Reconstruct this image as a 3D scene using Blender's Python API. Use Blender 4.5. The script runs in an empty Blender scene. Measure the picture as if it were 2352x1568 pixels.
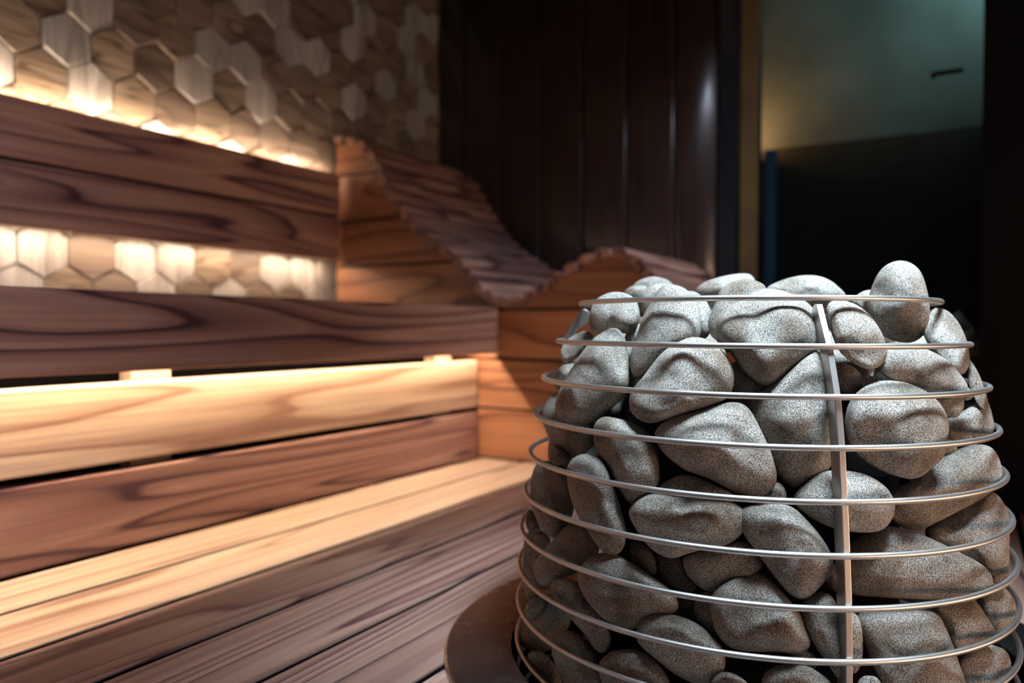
import bpy, bmesh, math, random
from mathutils import Vector, Matrix, noise

# ------------------------------------------------------------------ camera, world, light, exposure
SC = bpy.context.scene
IMG_W, IMG_H = 2352, 1568
CAM = Vector((-0.8419, -0.2074, 0.3360))
FWD = Vector((0.85827022, 0.51288465, -0.017932))
RIGHT = Vector((0.51302132, -0.85836765, 0.00375455))
UP = Vector((0.0134666, 0.01242192, 0.99983216))
FPX = 1780.27
cd = bpy.data.cameras.new('camera')
cam = bpy.data.objects.new('camera', cd)
SC.collection.objects.link(cam)
cam.matrix_world = Matrix(((RIGHT.x, UP.x, -FWD.x, CAM.x), (RIGHT.y, UP.y, -FWD.y, CAM.y),
                           (RIGHT.z, UP.z, -FWD.z, CAM.z), (0, 0, 0, 1)))
cd.sensor_width = 36.0
cd.lens = FPX / IMG_W * 36.0
cd.clip_start = 0.02
cd.dof.use_dof = True
cd.dof.focus_distance = 0.635
cd.dof.aperture_fstop = 3.8
SC.camera = cam

vs = SC.view_settings
vs.view_transform = 'Standard'; vs.look = 'None'; vs.gamma = 1.0; vs.use_curve_mapping = False
vs.exposure = 0.0
SC.cycles.use_denoising = True
SC.cycles.max_bounces = 8

w = bpy.data.worlds.new('world'); SC.world = w; w.use_nodes = True
bg = w.node_tree.nodes['Background']
bg.inputs['Color'].default_value = (0.55, 0.68, 0.9, 1)
bg.inputs['Strength'].default_value = 0.012

def area(name, loc, target, size, power, color, size_y=None, spread=180):
    l = bpy.data.lights.new(name, 'AREA'); l.energy = power; l.color = color
    l.size = size
    if size_y: l.shape = 'RECTANGLE'; l.size_y = size_y
    l.spread = math.radians(spread)
    o = bpy.data.objects.new(name, l); SC.collection.objects.link(o)
    o.location = loc
    o.rotation_euler = (Vector(target) - Vector(loc)).to_track_quat('-Z', 'Y').to_euler()
    return o

# cool ceiling downlight over the heater, then added fills: three cool, one warm and low
area('ceiling_downlight', (-0.24, -0.26, 1.30), (-0.03, -0.03, 0.2), 0.30, 5.6, (0.64, 0.84, 1.0), spread=47)
area('recliner_fill', (0.86, 0.10, 1.58), (1.02, 0.58, 0.3), 0.35, 2.3, (0.74, 0.82, 1.0), spread=62)  # unseen cool lamp, added to brighten the recliner
area('bench_wall_fill', (-1.9, 0.0, 1.50), (-1.0, 1.1, 0.5), 0.5, 5.0, (0.50, 0.64, 1.0), spread=55)  # added cool fill for the mosaic wall and board fronts at left
area('cool_front_fill', (-0.7, -2.6, 0.75), (0.3, 0.8, 0.5), 1.3, 5.5, (0.72, 0.80, 1.0), 1.1)  # broad cool fill added behind the camera; no window is built
area('warm_low_fill', (-0.1, -1.5, 0.06), (0, 0, 0.12), 1.6, 14.0, (1.0, 0.62, 0.38), 0.22)  # added warm fill for stones and rings; no bench stands there
LED_SEAT, LED_TOP, LED_LOW = 390.0, 330.0, 160.0     # strengths of the three warm strips along the benches
WARM = (1.0, 0.755, 0.53)

# ------------------------------------------------------------------ helpers
rnd = random.Random(7)

def link(o, parent=None):
    SC.collection.objects.link(o)
    if parent: o.parent = parent
    return o

def obj(name, bm, mat, parent=None, smooth=False, bevel=0.0, keep_normals=False):
    me = bpy.data.meshes.new(name)
    if not keep_normals:
        bmesh.ops.recalc_face_normals(bm, faces=bm.faces)
    bm.to_mesh(me); bm.free()
    mats = mat if isinstance(mat, (list, tuple)) else [mat]
    for m in mats: me.materials.append(m)
    if smooth:
        for p in me.polygons: p.use_smooth = True
    o = bpy.data.objects.new(name, me)
    link(o, parent)
    if bevel:
        b = o.modifiers.new('bevel', 'BEVEL'); b.width = bevel; b.segments = 2; b.limit_method = 'ANGLE'
        b.angle_limit = math.radians(40)
    return o

def tag(o, label=None, cat=None, group=None, kind=None):
    if label: o['label'] = label
    if cat: o['category'] = cat
    if group: o['group'] = group
    if kind: o['kind'] = kind
    return o

def thing(name, label, cat, loc=(0, 0, 0), group=None):
    o = bpy.data.objects.new(name, None); SC.collection.objects.link(o)
    o.location = loc; o.empty_display_size = 0.1
    SC.view_layers[0].update()
    return tag(o, label, cat, group)

def child(o, t):
    "parent o to t without moving it"
    o.parent = t
    o.matrix_parent_inverse = Matrix.Translation(-Vector(t.location))
    return o

def add_box(bm, lo, hi, mi=0):
    x0, y0, z0 = lo; x1, y1, z1 = hi
    v = [bm.verts.new(p) for p in ((x0, y0, z0), (x1, y0, z0), (x1, y1, z0), (x0, y1, z0),
                                   (x0, y0, z1), (x1, y0, z1), (x1, y1, z1), (x0, y1, z1))]
    for f in ((0, 3, 2, 1), (4, 5, 6, 7), (0, 1, 5, 4), (1, 2, 6, 5), (2, 3, 7, 6), (3, 0, 4, 7)):
        fc = bm.faces.new([v[i] for i in f]); fc.material_index = mi

def box(name, lo, hi, mat, parent=None, bevel=0.0):
    bm = bmesh.new(); add_box(bm, lo, hi)
    o = obj(name, bm, mat, None, bevel=bevel)
    if parent: child(o, parent)
    return o

def polar(r, a, z): return Vector((r * math.cos(a), r * math.sin(a), z))

def add_torus(bm, R, z, r, nu=160, nv=14):
    vs_ = []
    for i in range(nu):
        a = 2 * math.pi * i / nu
        vs_.append([bm.verts.new(polar(R + r * math.cos(2 * math.pi * j / nv), a, z + r * math.sin(2 * math.pi * j / nv))) for j in range(nv)])
    for i in range(nu):
        for j in range(nv):
            bm.faces.new((vs_[i][j], vs_[(i + 1) % nu][j], vs_[(i + 1) % nu][(j + 1) % nv], vs_[i][(j + 1) % nv]))

def add_lathe(bm, prof, n=96, cx=0, cy=0):
    rows = []
    for i in range(n):
        a = 2 * math.pi * i / n
        rows.append([bm.verts.new((cx + r * math.cos(a), cy + r * math.sin(a), z)) for r, z in prof])
    for i in range(n):
        for j in range(len(prof) - 1):
            bm.faces.new((rows[i][j], rows[(i + 1) % n][j], rows[(i + 1) % n][j + 1], rows[i][j + 1]))

# ------------------------------------------------------------------ materials
def new_mat(name):
    m = bpy.data.materials.new(name); m.use_nodes = True
    nt = m.node_tree
    return m, nt, nt.nodes, nt.nodes['Principled BSDF']

def ramp(N, stops, interp='LINEAR'):
    r = N.new('ShaderNodeValToRGB'); r.color_ramp.interpolation = interp
    e = r.color_ramp.elements
    while len(e) > 1: e.remove(e[0])
    e[0].position, e[0].color = stops[0][0], (*stops[0][1], 1)
    for p, c in stops[1:]:
        k = e.new(p); k.color = (*c, 1)
    return r

def wood(name, light, mid, dark, grain='X', rough=0.42, period=(0.8, 11.5, 11.5), rings=10.0, spec=0.5, coat=0.0):
    "heat-treated timber: growth-ring contours stretched along the grain, fine streaks, knots"
    m, nt, N, B = new_mat(name); L = nt.links.new
    tc = N.new('ShaderNodeTexCoord'); oi = N.new('ShaderNodeObjectInfo')
    add = N.new('ShaderNodeVectorMath'); add.operation = 'MULTIPLY_ADD'
    cmb = N.new('ShaderNodeCombineXYZ')
    for i, k in enumerate((37.0, 23.0, 51.0)):
        mm = N.new('ShaderNodeMath'); mm.operation = 'MULTIPLY'; mm.inputs[1].default_value = k
        L(oi.outputs['Random'], mm.inputs[0]); L(mm.outputs[0], cmb.inputs[i])
    add.inputs[1].default_value = (1, 1, 1)
    L(tc.outputs['Object'], add.inputs[0]); L(cmb.outputs[0], add.inputs[2])
    s = {'X': (period[0], period[1], period[2]), 'Y': (period[1], period[0], period[2]), 'Z': (period[1], period[2], period[0])}[grain]
    sc1 = N.new('ShaderNodeVectorMath'); sc1.operation = 'MULTIPLY'; sc1.inputs[1].default_value = s
    L(add.outputs[0], sc1.inputs[0])
    n1 = N.new('ShaderNodeTexNoise'); n1.inputs['Scale'].default_value = 1.0; n1.inputs['Detail'].default_value = 1.2
    n1.inputs['Roughness'].default_value = 0.38; n1.inputs['Distortion'].default_value = 0.25
    L(sc1.outputs[0], n1.inputs['Vector'])
    mul = N.new('ShaderNodeMath'); mul.operation = 'MULTIPLY'; mul.inputs[1].default_value = rings
    fr = N.new('ShaderNodeMath'); fr.operation = 'FRACT'
    L(n1.outputs['Fac'], mul.inputs[0]); L(mul.outputs[0], fr.inputs[0])
    r = ramp(N, [(0.0, dark), (0.05, mid), (0.18, light), (0.66, mid), (0.87, tuple(a * .65 + c * .35 for a, c in zip(mid, dark))), (0.95, dark), (1.0, dark)])
    L(fr.outputs[0], r.inputs[0])
    # fine streaks
    k = (4.0, 170.0, 170.0)
    s2 = {'X': k, 'Y': (k[1], k[0], k[2]), 'Z': (k[1], k[2], k[0])}[grain]
    sc2 = N.new('ShaderNodeVectorMath'); sc2.operation = 'MULTIPLY'; sc2.inputs[1].default_value = s2
    L(add.outputs[0], sc2.inputs[0])
    n2 = N.new('ShaderNodeTexNoise'); n2.inputs['Scale'].default_value = 1.0; n2.inputs['Detail'].default_value = 3.0
    L(sc2.outputs[0], n2.inputs['Vector'])
    mr = N.new('ShaderNodeMapRange'); mr.inputs[1].default_value = 0.3; mr.inputs[2].default_value = 0.7
    mr.inputs[3].default_value = 0.78; mr.inputs[4].default_value = 1.16
    L(n2.outputs['Fac'], mr.inputs[0])
    # board to board and patchy tone
    n3 = N.new('ShaderNodeTexNoise'); n3.inputs['Scale'].default_value = 0.35; n3.inputs['Detail'].default_value = 2.0
    L(sc1.outputs[0], n3.inputs['Vector'])
    mr3 = N.new('ShaderNodeMapRange'); mr3.inputs[1].default_value = 0.3; mr3.inputs[2].default_value = 0.7
    mr3.inputs[3].default_value = 0.8; mr3.inputs[4].default_value = 1.2
    L(n3.outputs['Fac'], mr3.inputs[0])
    mm = N.new('ShaderNodeMath'); mm.operation = 'MULTIPLY'; L(mr.outputs[0], mm.inputs[0]); L(mr3.outputs[0], mm.inputs[1])
    vm = N.new('ShaderNodeVectorMath'); vm.operation = 'SCALE'
    L(r.outputs['Color'], vm.inputs[0]); L(mm.outputs[0], vm.inputs['Scale'])
    L(vm.outputs[0], B.inputs['Base Color'])
    B.inputs['Roughness'].default_value = rough
    B.inputs['Specular IOR Level'].default_value = spec
    B.inputs['Coat Weight'].default_value = coat
    B.inputs['Coat Roughness'].default_value = 0.16
    bp = N.new('ShaderNodeBump'); bp.inputs['Strength'].default_value = 0.12; bp.inputs['Distance'].default_value = 0.002
    L(n2.outputs['Fac'], bp.inputs['Height']); L(bp.outputs[0], B.inputs['Normal'])
    return m

def plain(name, color, rough=0.5, metal=0.0, spec=0.5, var=0.0, scale=6.0):
    m, nt, N, B = new_mat(name)
    B.inputs['Base Color'].default_value = (*color, 1); B.inputs['Roughness'].default_value = rough
    B.inputs['Metallic'].default_value = metal; B.inputs['Specular IOR Level'].default_value = spec
    if var:
        tc = N.new('ShaderNodeTexCoord'); n = N.new('ShaderNodeTexNoise')
        n.inputs['Scale'].default_value = scale; n.inputs['Detail'].default_value = 5
        nt.links.new(tc.outputs['Object'], n.inputs['Vector'])
        r = ramp(N, [(0.3, tuple(c * (1 - var) for c in color)), (0.7, tuple(min(1, c * (1 + var)) for c in color))])
        nt.links.new(n.outputs['Fac'], r.inputs[0]); nt.links.new(r.outputs[0], B.inputs['Base Color'])
    return m

def emitter(name, color, strength):
    m, nt, N, B = new_mat(name)
    B.inputs['Base Color'].default_value = (0.8, 0.8, 0.8, 1)
    B.inputs['Emission Color'].default_value = (*color, 1); B.inputs['Emission Strength'].default_value = strength
    return m

WOOD_L, WOOD_M, WOOD_D = (0.42, 0.248, 0.185), (0.31, 0.160, 0.122), (0.080, 0.035, 0.042)
M_BOARD = wood('thermo_wood_lengthwise', WOOD_L, WOOD_M, WOOD_D, 'X')
M_SLAT = wood('seat_slat_wood', (0.54, 0.405, 0.295), (0.47, 0.325, 0.228), (0.28, 0.160, 0.108), 'X', rough=0.38, period=(0.8, 10.0, 10.0), rings=7.0)
M_BOARD_Y = wood('side_board_wood', (0.35, 0.160, 0.082), (0.28, 0.118, 0.058), (0.13, 0.048, 0.026), 'Y', period=(1.6, 9.0, 9.0), rings=5.0)
M_WAVE = wood('recliner_slat_wood', (0.40, 0.235, 0.175), (0.25, 0.130, 0.100), (0.075, 0.033, 0.036), 'X', rough=0.45, period=(1.6, 24.0, 24.0), rings=4.0)
M_PLANK = wood('dark_glossy_plank', (0.046, 0.028, 0.023), (0.038, 0.022, 0.018), (0.022, 0.013, 0.011), 'Z', rough=0.34, spec=0.5, coat=0.5)
M_TILE_A = wood('mosaic_pale', (0.40, 0.375, 0.355), (0.36, 0.33, 0.31), (0.27, 0.24, 0.22), 'Z', rough=0.33, period=(3, 14, 14), rings=3.0)
M_TILE_B = wood('mosaic_brown', (0.22, 0.168, 0.135), (0.175, 0.128, 0.10), (0.11, 0.076, 0.06), 'X', rough=0.45, period=(4, 16, 16), rings=4.0)
M_TILE_C = wood('mosaic_striped', (0.30, 0.235, 0.175), (0.23, 0.17, 0.12), (0.095, 0.06, 0.042), 'X', rough=0.40, period=(3, 40, 40), rings=6.0)
M_VOID = plain('dark_backing_and_shade', (0.003, 0.0028, 0.003), 1.0, spec=0.0)  # near-black for strip profiles and wall backing, also shade filled into gaps
M_FLOOR = plain('floor_tile', (0.05, 0.045, 0.042), 0.6, var=0.3)
M_BLACK = plain('black_trim', (0.004, 0.004, 0.005), 0.8, spec=0.15)
M_FRAME = plain('dark_blue_black_frame', (0.012, 0.017, 0.024), 0.22)
M_JAMB = plain('olive_jamb', (0.11, 0.075, 0.03), 0.5, var=0.3)
M_BLUE = plain('blue_reflection_paint', (0.03, 0.10, 0.20), 0.35)  # colour of a reflection in the glass, given to a solid strip

def steel_mat(name, color, rough, scratch=0.0):
    m, nt, N, B = new_mat(name); L = nt.links.new
    B.inputs['Metallic'].default_value = 1.0
    tc = N.new('ShaderNodeTexCoord')
    n = N.new('ShaderNodeTexNoise'); n.inputs['Scale'].default_value = 30; n.inputs['Detail'].default_value = 6
    L(tc.outputs['Object'], n.inputs['Vector'])
    r = ramp(N, [(0.3, tuple(c * 0.93 for c in color)), (0.7, color)]); L(n.outputs['Fac'], r.inputs[0])
    mr = N.new('ShaderNodeMapRange'); mr.inputs[3].default_value = rough * 0.9; mr.inputs[4].default_value = rough * 1.1
    L(n.outputs['Fac'], mr.inputs[0]); L(mr.outputs[0], B.inputs['Roughness'])
    col = r.outputs[0]
    if scratch:
        sv = N.new('ShaderNodeVectorMath'); sv.operation = 'MULTIPLY'; sv.inputs[1].default_value = (60, 420, 60)
        L(tc.outputs['Object'], sv.inputs[0])
        n2 = N.new('ShaderNodeTexNoise'); n2.inputs['Scale'].default_value = 1; n2.inputs['Detail'].default_value = 3
        L(sv.outputs[0], n2.inputs['Vector'])
        r2 = ramp(N, [(0.68, (0, 0, 0)), (0.76, (1, 1, 1))]); L(n2.outputs['Fac'], r2.inputs[0])
        mx = N.new('ShaderNodeMix'); mx.data_type = 'RGBA'
        sm = N.new('ShaderNodeMath'); sm.operation = 'MULTIPLY'; sm.inputs[1].default_value = scratch
        L(r2.outputs[0], sm.inputs[0]); L(sm.outputs[0], mx.inputs[0])
        L(col, mx.inputs[6]); mx.inputs[7].default_value = (0.75, 0.70, 0.62, 1)
        col = mx.outputs[2]
    L(col, B.inputs['Base Color'])
    return m
M_WIRE = steel_mat('brushed_steel_wire', (0.62, 0.57, 0.53), 0.40)
M_BAR = steel_mat('brushed_steel_bar', (0.52, 0.48, 0.45), 0.42)
M_COLLAR = steel_mat('scratched_steel_collar', (0.38, 0.365, 0.34), 0.27, 0.6)
M_CORE = plain('gap_shade_black', (0.008, 0.007, 0.007), 1.0, 0.0, spec=0.0)  # near-black so gaps between stones look shaded; also used on the sleeve

def stone_mat():
    m, nt, N, B = new_mat('speckled_granite'); L = nt.links.new
    tc = N.new('ShaderNodeTexCoord'); oi = N.new('ShaderNodeObjectInfo')
    off = N.new('ShaderNodeVectorMath'); off.operation = 'ADD'
    mm = N.new('ShaderNodeMath'); mm.operation = 'MULTIPLY'; mm.inputs[1].default_value = 31.0
    L(oi.outputs['Random'], mm.inputs[0]); L(tc.outputs['Object'], off.inputs[0]); L(mm.outputs[0], off.inputs[1])
    v = off.outputs[0]
    def nz(scale, detail, rough=0.5):
        n = N.new('ShaderNodeTexNoise'); n.inputs['Scale'].default_value = scale; n.inputs['Detail'].default_value = detail
        n.inputs['Roughness'].default_value = rough; L(v, n.inputs['Vector']); return n.outputs['Fac']
    sp = nz(1120, 3.0, 0.62)
    r = ramp(N, [(0.34, (0.016, 0.014, 0.013)), (0.44, (0.115, 0.104, 0.094)), (0.54, (0.28, 0.26, 0.24)), (0.68, (0.54, 0.52, 0.49))])
    L(sp, r.inputs[0])
    pat = nz(26, 3.0)
    r2 = ramp(N, [(0.32, (0.54, 0.42, 0.32)), (0.48, (0.93, 0.84, 0.75)), (0.66, (1.20, 1.14, 1.08))])
    L(pat, r2.inputs[0])
    mx = N.new('ShaderNodeMix'); mx.data_type = 'RGBA'; mx.blend_type = 'MULTIPLY'; mx.inputs[0].default_value = 1
    L(r.outputs[0], mx.inputs[6]); L(r2.outputs[0], mx.inputs[7])
    mr = N.new('ShaderNodeMapRange'); mr.inputs[3].default_value = 0.85; mr.inputs[4].default_value = 1.12
    L(oi.outputs['Random'], mr.inputs[0])
    sv = N.new('ShaderNodeVectorMath'); sv.operation = 'SCALE'; L(mx.outputs[2], sv.inputs[0]); L(mr.outputs[0], sv.inputs['Scale'])
    L(sv.outputs[0], B.inputs['Base Color'])
    B.inputs['Roughness'].default_value = 0.72; B.inputs['Specular IOR Level'].default_value = 0.35
    b = N.new('ShaderNodeBump'); b.inputs['Strength'].default_value = 0.28; b.inputs['Distance'].default_value = 0.0008
    L(sp, b.inputs['Height']); L(b.outputs[0], B.inputs['Normal'])
    return m
M_STONE = stone_mat()

def glass_mat():
    m, nt, N, B = new_mat('tinted_glass')
    B.inputs['Base Color'].default_value = (0.72, 0.80, 0.78, 1)
    B.inputs['Transmission Weight'].default_value = 1.0; B.inputs['Roughness'].default_value = 0.0
    B.inputs['IOR'].default_value = 1.45
    return m
M_GLASS = glass_mat()

# ------------------------------------------------------------------ the room
YW = 1.420          # mosaic wall
XB = 1.365          # dark plank wall
FLOOR = -0.46; CEIL = 1.62
X0 = -2.3           # benches run out of the picture to the left

def clip_poly(poly, p, n):
    out = []
    for i in range(len(poly)):
        a, b = poly[i], poly[(i + 1) % len(poly)]
        da = (a[0] - p[0]) * n[0] + (a[1] - p[1]) * n[1]; db = (b[0] - p[0]) * n[0] + (b[1] - p[1]) * n[1]
        if da >= 0: out.append(a)
        if da * db < 0:
            t = da / (da - db); out.append((a[0] + t * (b[0] - a[0]), a[1] + t * (b[1] - a[1])))
    return out

def mosaic_wall():
    r = random.Random(21)
    bm = bmesh.new()
    add_box(bm, (X0, YW + 0.012, FLOOR), (XB + 0.05, YW + 0.08, CEIL), 3)
    pitch, row = 0.1015, 0.0879; a = pitch / math.sqrt(3)
    for j in range(-6, 14):
        cz = 0.490 + j * row
        for i in range(-24, 15):
            cx = 0.023 + (i + (0.5 if j % 2 else 0.0)) * pitch
            if cx < X0 or cx > XB + .05 or cz > CEIL: continue
            h = r.choice((0.0, 0.002, 0.004, 0.006)) + r.uniform(0, .001)
            tx, tz = r.gauss(0, .03), r.gauss(0, .035)
            mi = r.choices((0, 1, 2), (0.36, 0.40, 0.24))[0]
            g = a * 0.985
            top, rim, base = [], [], []
            for k in range(6):
                an = math.radians(30 + 60 * k)
                dx, dz = g * math.cos(an), g * math.sin(an)
                y = YW - h + tx * dx + tz * dz
                top.append(bm.verts.new((min(cx + dx * .955, XB), y, cz + dz * .955)))
                rim.append(bm.verts.new((min(cx + dx, XB), y + .003, cz + dz)))
                base.append(bm.verts.new((min(cx + dx, XB), YW + .02, cz + dz)))
            bm.faces.new(top).material_index = mi
            for k in range(6):
                q = (k + 1) % 6
                bm.faces.new((top[k], top[q], rim[q], rim[k])).material_index = mi
                bm.faces.new((rim[k], rim[q], base[q], base[k])).material_index = mi
    bmesh.ops.dissolve_degenerate(bm, dist=1e-5, edges=bm.edges)
    return tag(obj('wall_left', bm, [M_TILE_A, M_TILE_B, M_TILE_C, M_VOID]), 'wall of raised hexagonal wooden tiles behind the benches', 'wall', kind='structure')
mosaic_wall()

def plank_wall():
    "upright dark planks with round-edged joints, left of the glass panel"
    bm = bmesh.new()
    prof = []
    y = 1.31 + 0.15
    while y > 0.45:
        y1 = y - 0.15
        prof += [(y, 0.008), (y - .003, 0.003), (y - .008, 0.0007), (y - .014, 0), (y - .020, 0), (y1 + .020, 0), (y1 + .014, 0), (y1 + .008, 0.0007), (y1 + .003, 0.003), (y1, 0.008)]
        y = y1
    lo, hi = [], []
    prof = [(yy, d) for yy, d in prof if yy >= 0.45] + [(0.40, 0.0)]
    for yy, d in prof:
        lo.append(bm.verts.new((XB + d, min(yy, YW + .06), FLOOR))); hi.append(bm.verts.new((XB + d, min(yy, YW + .06), CEIL)))
    for i in range(len(prof) - 1):
        if prof[i][0] - prof[i + 1][0] > 1e-6:
            f = bm.faces.new((lo[i], lo[i + 1], hi[i + 1], hi[i])); f.smooth = True
    o = obj('wall_back', bm, M_PLANK, keep_normals=True)
    s = o.modifiers.new('thickness', 'SOLIDIFY'); s.thickness = 0.02; s.offset = -1
    return tag(o, 'wall of dark glossy upright planks left of the glass panel', 'wall', kind='structure')
plank_wall()

def struct(name, lo, hi, mat, label, cat, bevel=0.0):
    return tag(box(name, lo, hi, mat, bevel=bevel), label, cat, kind='structure')

struct('floor', (X0, -2.8, FLOOR - .05), (2.6, YW + .08, FLOOR), M_FLOOR, 'dark floor under the benches', 'floor')
struct('ceiling', (X0, -2.8, CEIL), (XB + .06, YW + .08, CEIL + .05), M_PLANK, 'dark ceiling over the sauna', 'ceiling')
struct('wall_right', (XB - .02, -2.8, FLOOR), (XB + .05, -0.216, CEIL), M_BLACK, 'black wall at the right edge of the picture', 'wall')
struct('trim_1', (XB - .012, 0.372, FLOOR), (XB + .03, 0.425, CEIL), M_FRAME, 'blue black metal upright between the planks and the glass', 'frame', .004)
struct('trim_2', (XB - .004, 0.318, FLOOR), (XB + .05, 0.366, CEIL), M_JAMB, 'narrow olive brown jamb beside the glass', 'frame', .003)
struct('blue_reflection', (XB + .03, 0.276, FLOOR), (XB + .06, 0.306, 0.835), M_BLUE, 'thin blue strip standing in for a reflection at the left edge of the lower glass', 'frame', .003)  # solid strip in place of a blue reflection
struct('window_1', (XB + .004, -0.216, FLOOR), (XB + .012, 0.318, CEIL), M_GLASS, 'tall dark glass panel at the right', 'window')
# the space behind the glass
M_PLASTER = plain('grey_green_plaster', (0.10, 0.105, 0.085), 0.5, var=0.35, scale=3.0)
M_WAINSCOT = wood('dark_wainscot', (0.05, 0.035, 0.018), (0.04, 0.027, 0.013), (0.02, 0.013, 0.008), 'Y', rough=0.5)
struct('wall_beyond', (2.4, -2.0, FLOOR), (2.45, 1.6, 2.6), M_PLASTER, 'dim plaster wall seen through the upper glass', 'wall')
struct('trim_4', (2.33, -2.0, FLOOR), (2.398, 1.6, 1.045), M_WAINSCOT, 'dark wainscot seen through the lower glass', 'panelling')
lw = area('wainscot_lamp', (2.345, 0.72, 1.065), (2.395, 0.66, 1.22), 0.46, 6.0, (1.0, 0.50, 0.22), 0.02)
lc = area('corridor_lamp', (1.95, -0.60, 2.0), (2.4, -0.15, 1.62), 0.2, 3.8, (0.40, 0.70, 0.80), 0.2, spread=70)
bm = bmesh.new(); add_box(bm, (XB - .03, -0.175, .958), (XB - .022, -0.105, .970)); add_box(bm, (XB - .026, -0.115, .959), (XB + .006, -0.106, .969))
tag(obj('handle', bm, M_BLACK, bevel=.003), 'small dark lever handle on the glass panel, near its right edge', 'handle')

# ------------------------------------------------------------------ lower bench: slats around the heater
HOLE = 0.292
t = thing('lower_bench', 'wide lower bench of lengthwise brown slats with the heater sunk through it', 'bench', (-0.7, 0.3, FLOOR))
seams = [0.890, 0.7632, 0.6303, 0.5003, 0.3712]
while seams[-1] > -0.95: seams.append(seams[-1] - 0.1295)
XE = 0.832
def slat_bm(y0, y1):
    bm = bmesh.new(); th, ch = 0.028, 0.0025
    if abs(y0) > HOLE + .01 and abs(y1) > HOLE + .01 and y0 * y1 > 0:
        add_box(bm, (X0, y0, -th), (XE, y1, 0)); return bm, True
    n = 26
    ys = [y0 + (y1 - y0) * k / n for k in range(n + 1)]
    for sgn in (-1, 1):
        rows = []
        for y in ys:
            xc = math.sqrt(max(0, HOLE ** 2 - y * y))
            xa, xb = (X0, -xc) if sgn < 0 else (xc, XE)
            rows.append([bm.verts.new(p) for p in ((xa, y, 0), (xb, y, 0), (xb, y, -th), (xa, y, -th))])
        for k in range(n):
            for q in range(4):
                bm.faces.new((rows[k][q], rows[k][(q + 1) % 4], rows[k + 1][(q + 1) % 4], rows[k + 1][q]))
        bm.faces.new(rows[0]); bm.faces.new(rows[-1])
    bmesh.ops.remove_doubles(bm, verts=bm.verts, dist=1e-5)
    return bm, False
for a_, b_ in zip(seams[1:], seams[:-1]):
    bm, plainbox = slat_bm(a_ + .0045, b_ - .0045)
    child(obj('slat', bm, M_SLAT if b_ > .65 else M_BOARD, None, bevel=.0015 if plainbox else 0), t)  # darker wood past the lit slats paints in the front board's shadow
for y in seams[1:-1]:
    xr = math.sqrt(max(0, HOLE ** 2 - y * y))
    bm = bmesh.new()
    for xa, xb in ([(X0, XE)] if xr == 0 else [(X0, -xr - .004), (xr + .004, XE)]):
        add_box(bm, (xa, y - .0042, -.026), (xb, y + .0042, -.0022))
    child(tag(obj('seam_shade_strip', bm, M_VOID), 'dark strip standing in for shade between two slats'), t)  # fills the slat gap with near-black as painted shade
for x in (-1.9, -0.62, 0.62):
    child(box('joist', (x - .03, -0.98, -.075), (x + .03, .88, -.028), M_BOARD_Y), t)
    for y in (-0.85, 0.8):
        child(box('leg', (x - .03, y - .03, FLOOR), (x + .03, y + .03, -.075), M_BOARD), t)

# ------------------------------------------------------------------ riser boards below the upper bench
YL = 0.8926
t = thing('bench_boarding', 'two lit boards standing behind the lower bench seat', 'backrest', (-0.7, YL + .014, 0))
child(box('board', (X0, YL, 0.0015), (XE - .004, YL + .028, 0.1195), M_BOARD, bevel=.003), t)
child(box('board', (X0, YL, 0.1315), (XE - .004, YL + .028, 0.2511), M_SLAT, bevel=.003), t)
for x in (-0.075, 0.715):
    child(box('batten', (x - .035, YL + .029, 0.002), (x + .035, YL + .06, 0.268), M_SLAT, bevel=.002), t)
child(tag(box('shade_panel', (X0, YL + .095, 0.0), (XE - .004, YL + .10, 0.30), M_VOID), 'dark panel added as shade behind the boards'), t)  # near-black sheet so the opening under the upper bench looks unlit
child(box('batten', (-0.50, YL + .06, 0.002), (-0.43, YL + .09, 0.28), M_BOARD, bevel=.002), t)

# ------------------------------------------------------------------ upper bench
YF = 0.8313
t = thing('upper_bench', 'upper bench with a dark front board, lit from underneath', 'bench', (-0.7, 1.1, 0))
child(tag(box('fascia_board', (X0, YF, 0.2705), (XE - .002, YF + .018, 0.3859), M_BOARD, bevel=.003), 'dark cool lit front board'), t)
y = YF + .021
while y < YW - .06:
    y2 = min(y + .125, YW - .03)
    child(box('slat', (X0, y, 0.356), (XE - .002, y2, 0.384), M_SLAT, bevel=.003), t); y = y2 + .006
for x in (-1.9, -0.6, 0.60):
    child(box('joist', (x - .03, YF + .1, 0.30), (x + .03, YW - .02, 0.356), M_BOARD_Y), t)
    child(box('leg', (x - .03, YW - .12, FLOOR), (x + .03, YW - .06, 0.30), M_BOARD), t)

# ------------------------------------------------------------------ upper backrest
YB = 1.3485
t = thing('bench_boarding', 'pair of dark grained boards hung on the mosaic wall, light glowing around them', 'backrest', (-0.7, YB + .014, .52))
child(box('board', (X0, YB, 0.5242), (0.805, YB + .026, 0.6462), M_BOARD, bevel=.003), t)
child(box('board', (X0, YB, 0.6525), (0.805, YB + .026, 0.7683), M_BOARD, bevel=.003), t)
child(tag(box('seam_shade_strip', (X0, YB + .012, 0.6455), (0.803, YB + .0255, 0.6532), M_VOID), 'dark strip added to keep the seam between the two boards unlit'), t)  # added to stop strip light leaking through and darken the seam
for x in (-1.7, -0.9):
    child(box('batten', (x - .03, YB + .026, 0.56), (x + .03, YW - .009, 0.73), M_BOARD), t)

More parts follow.
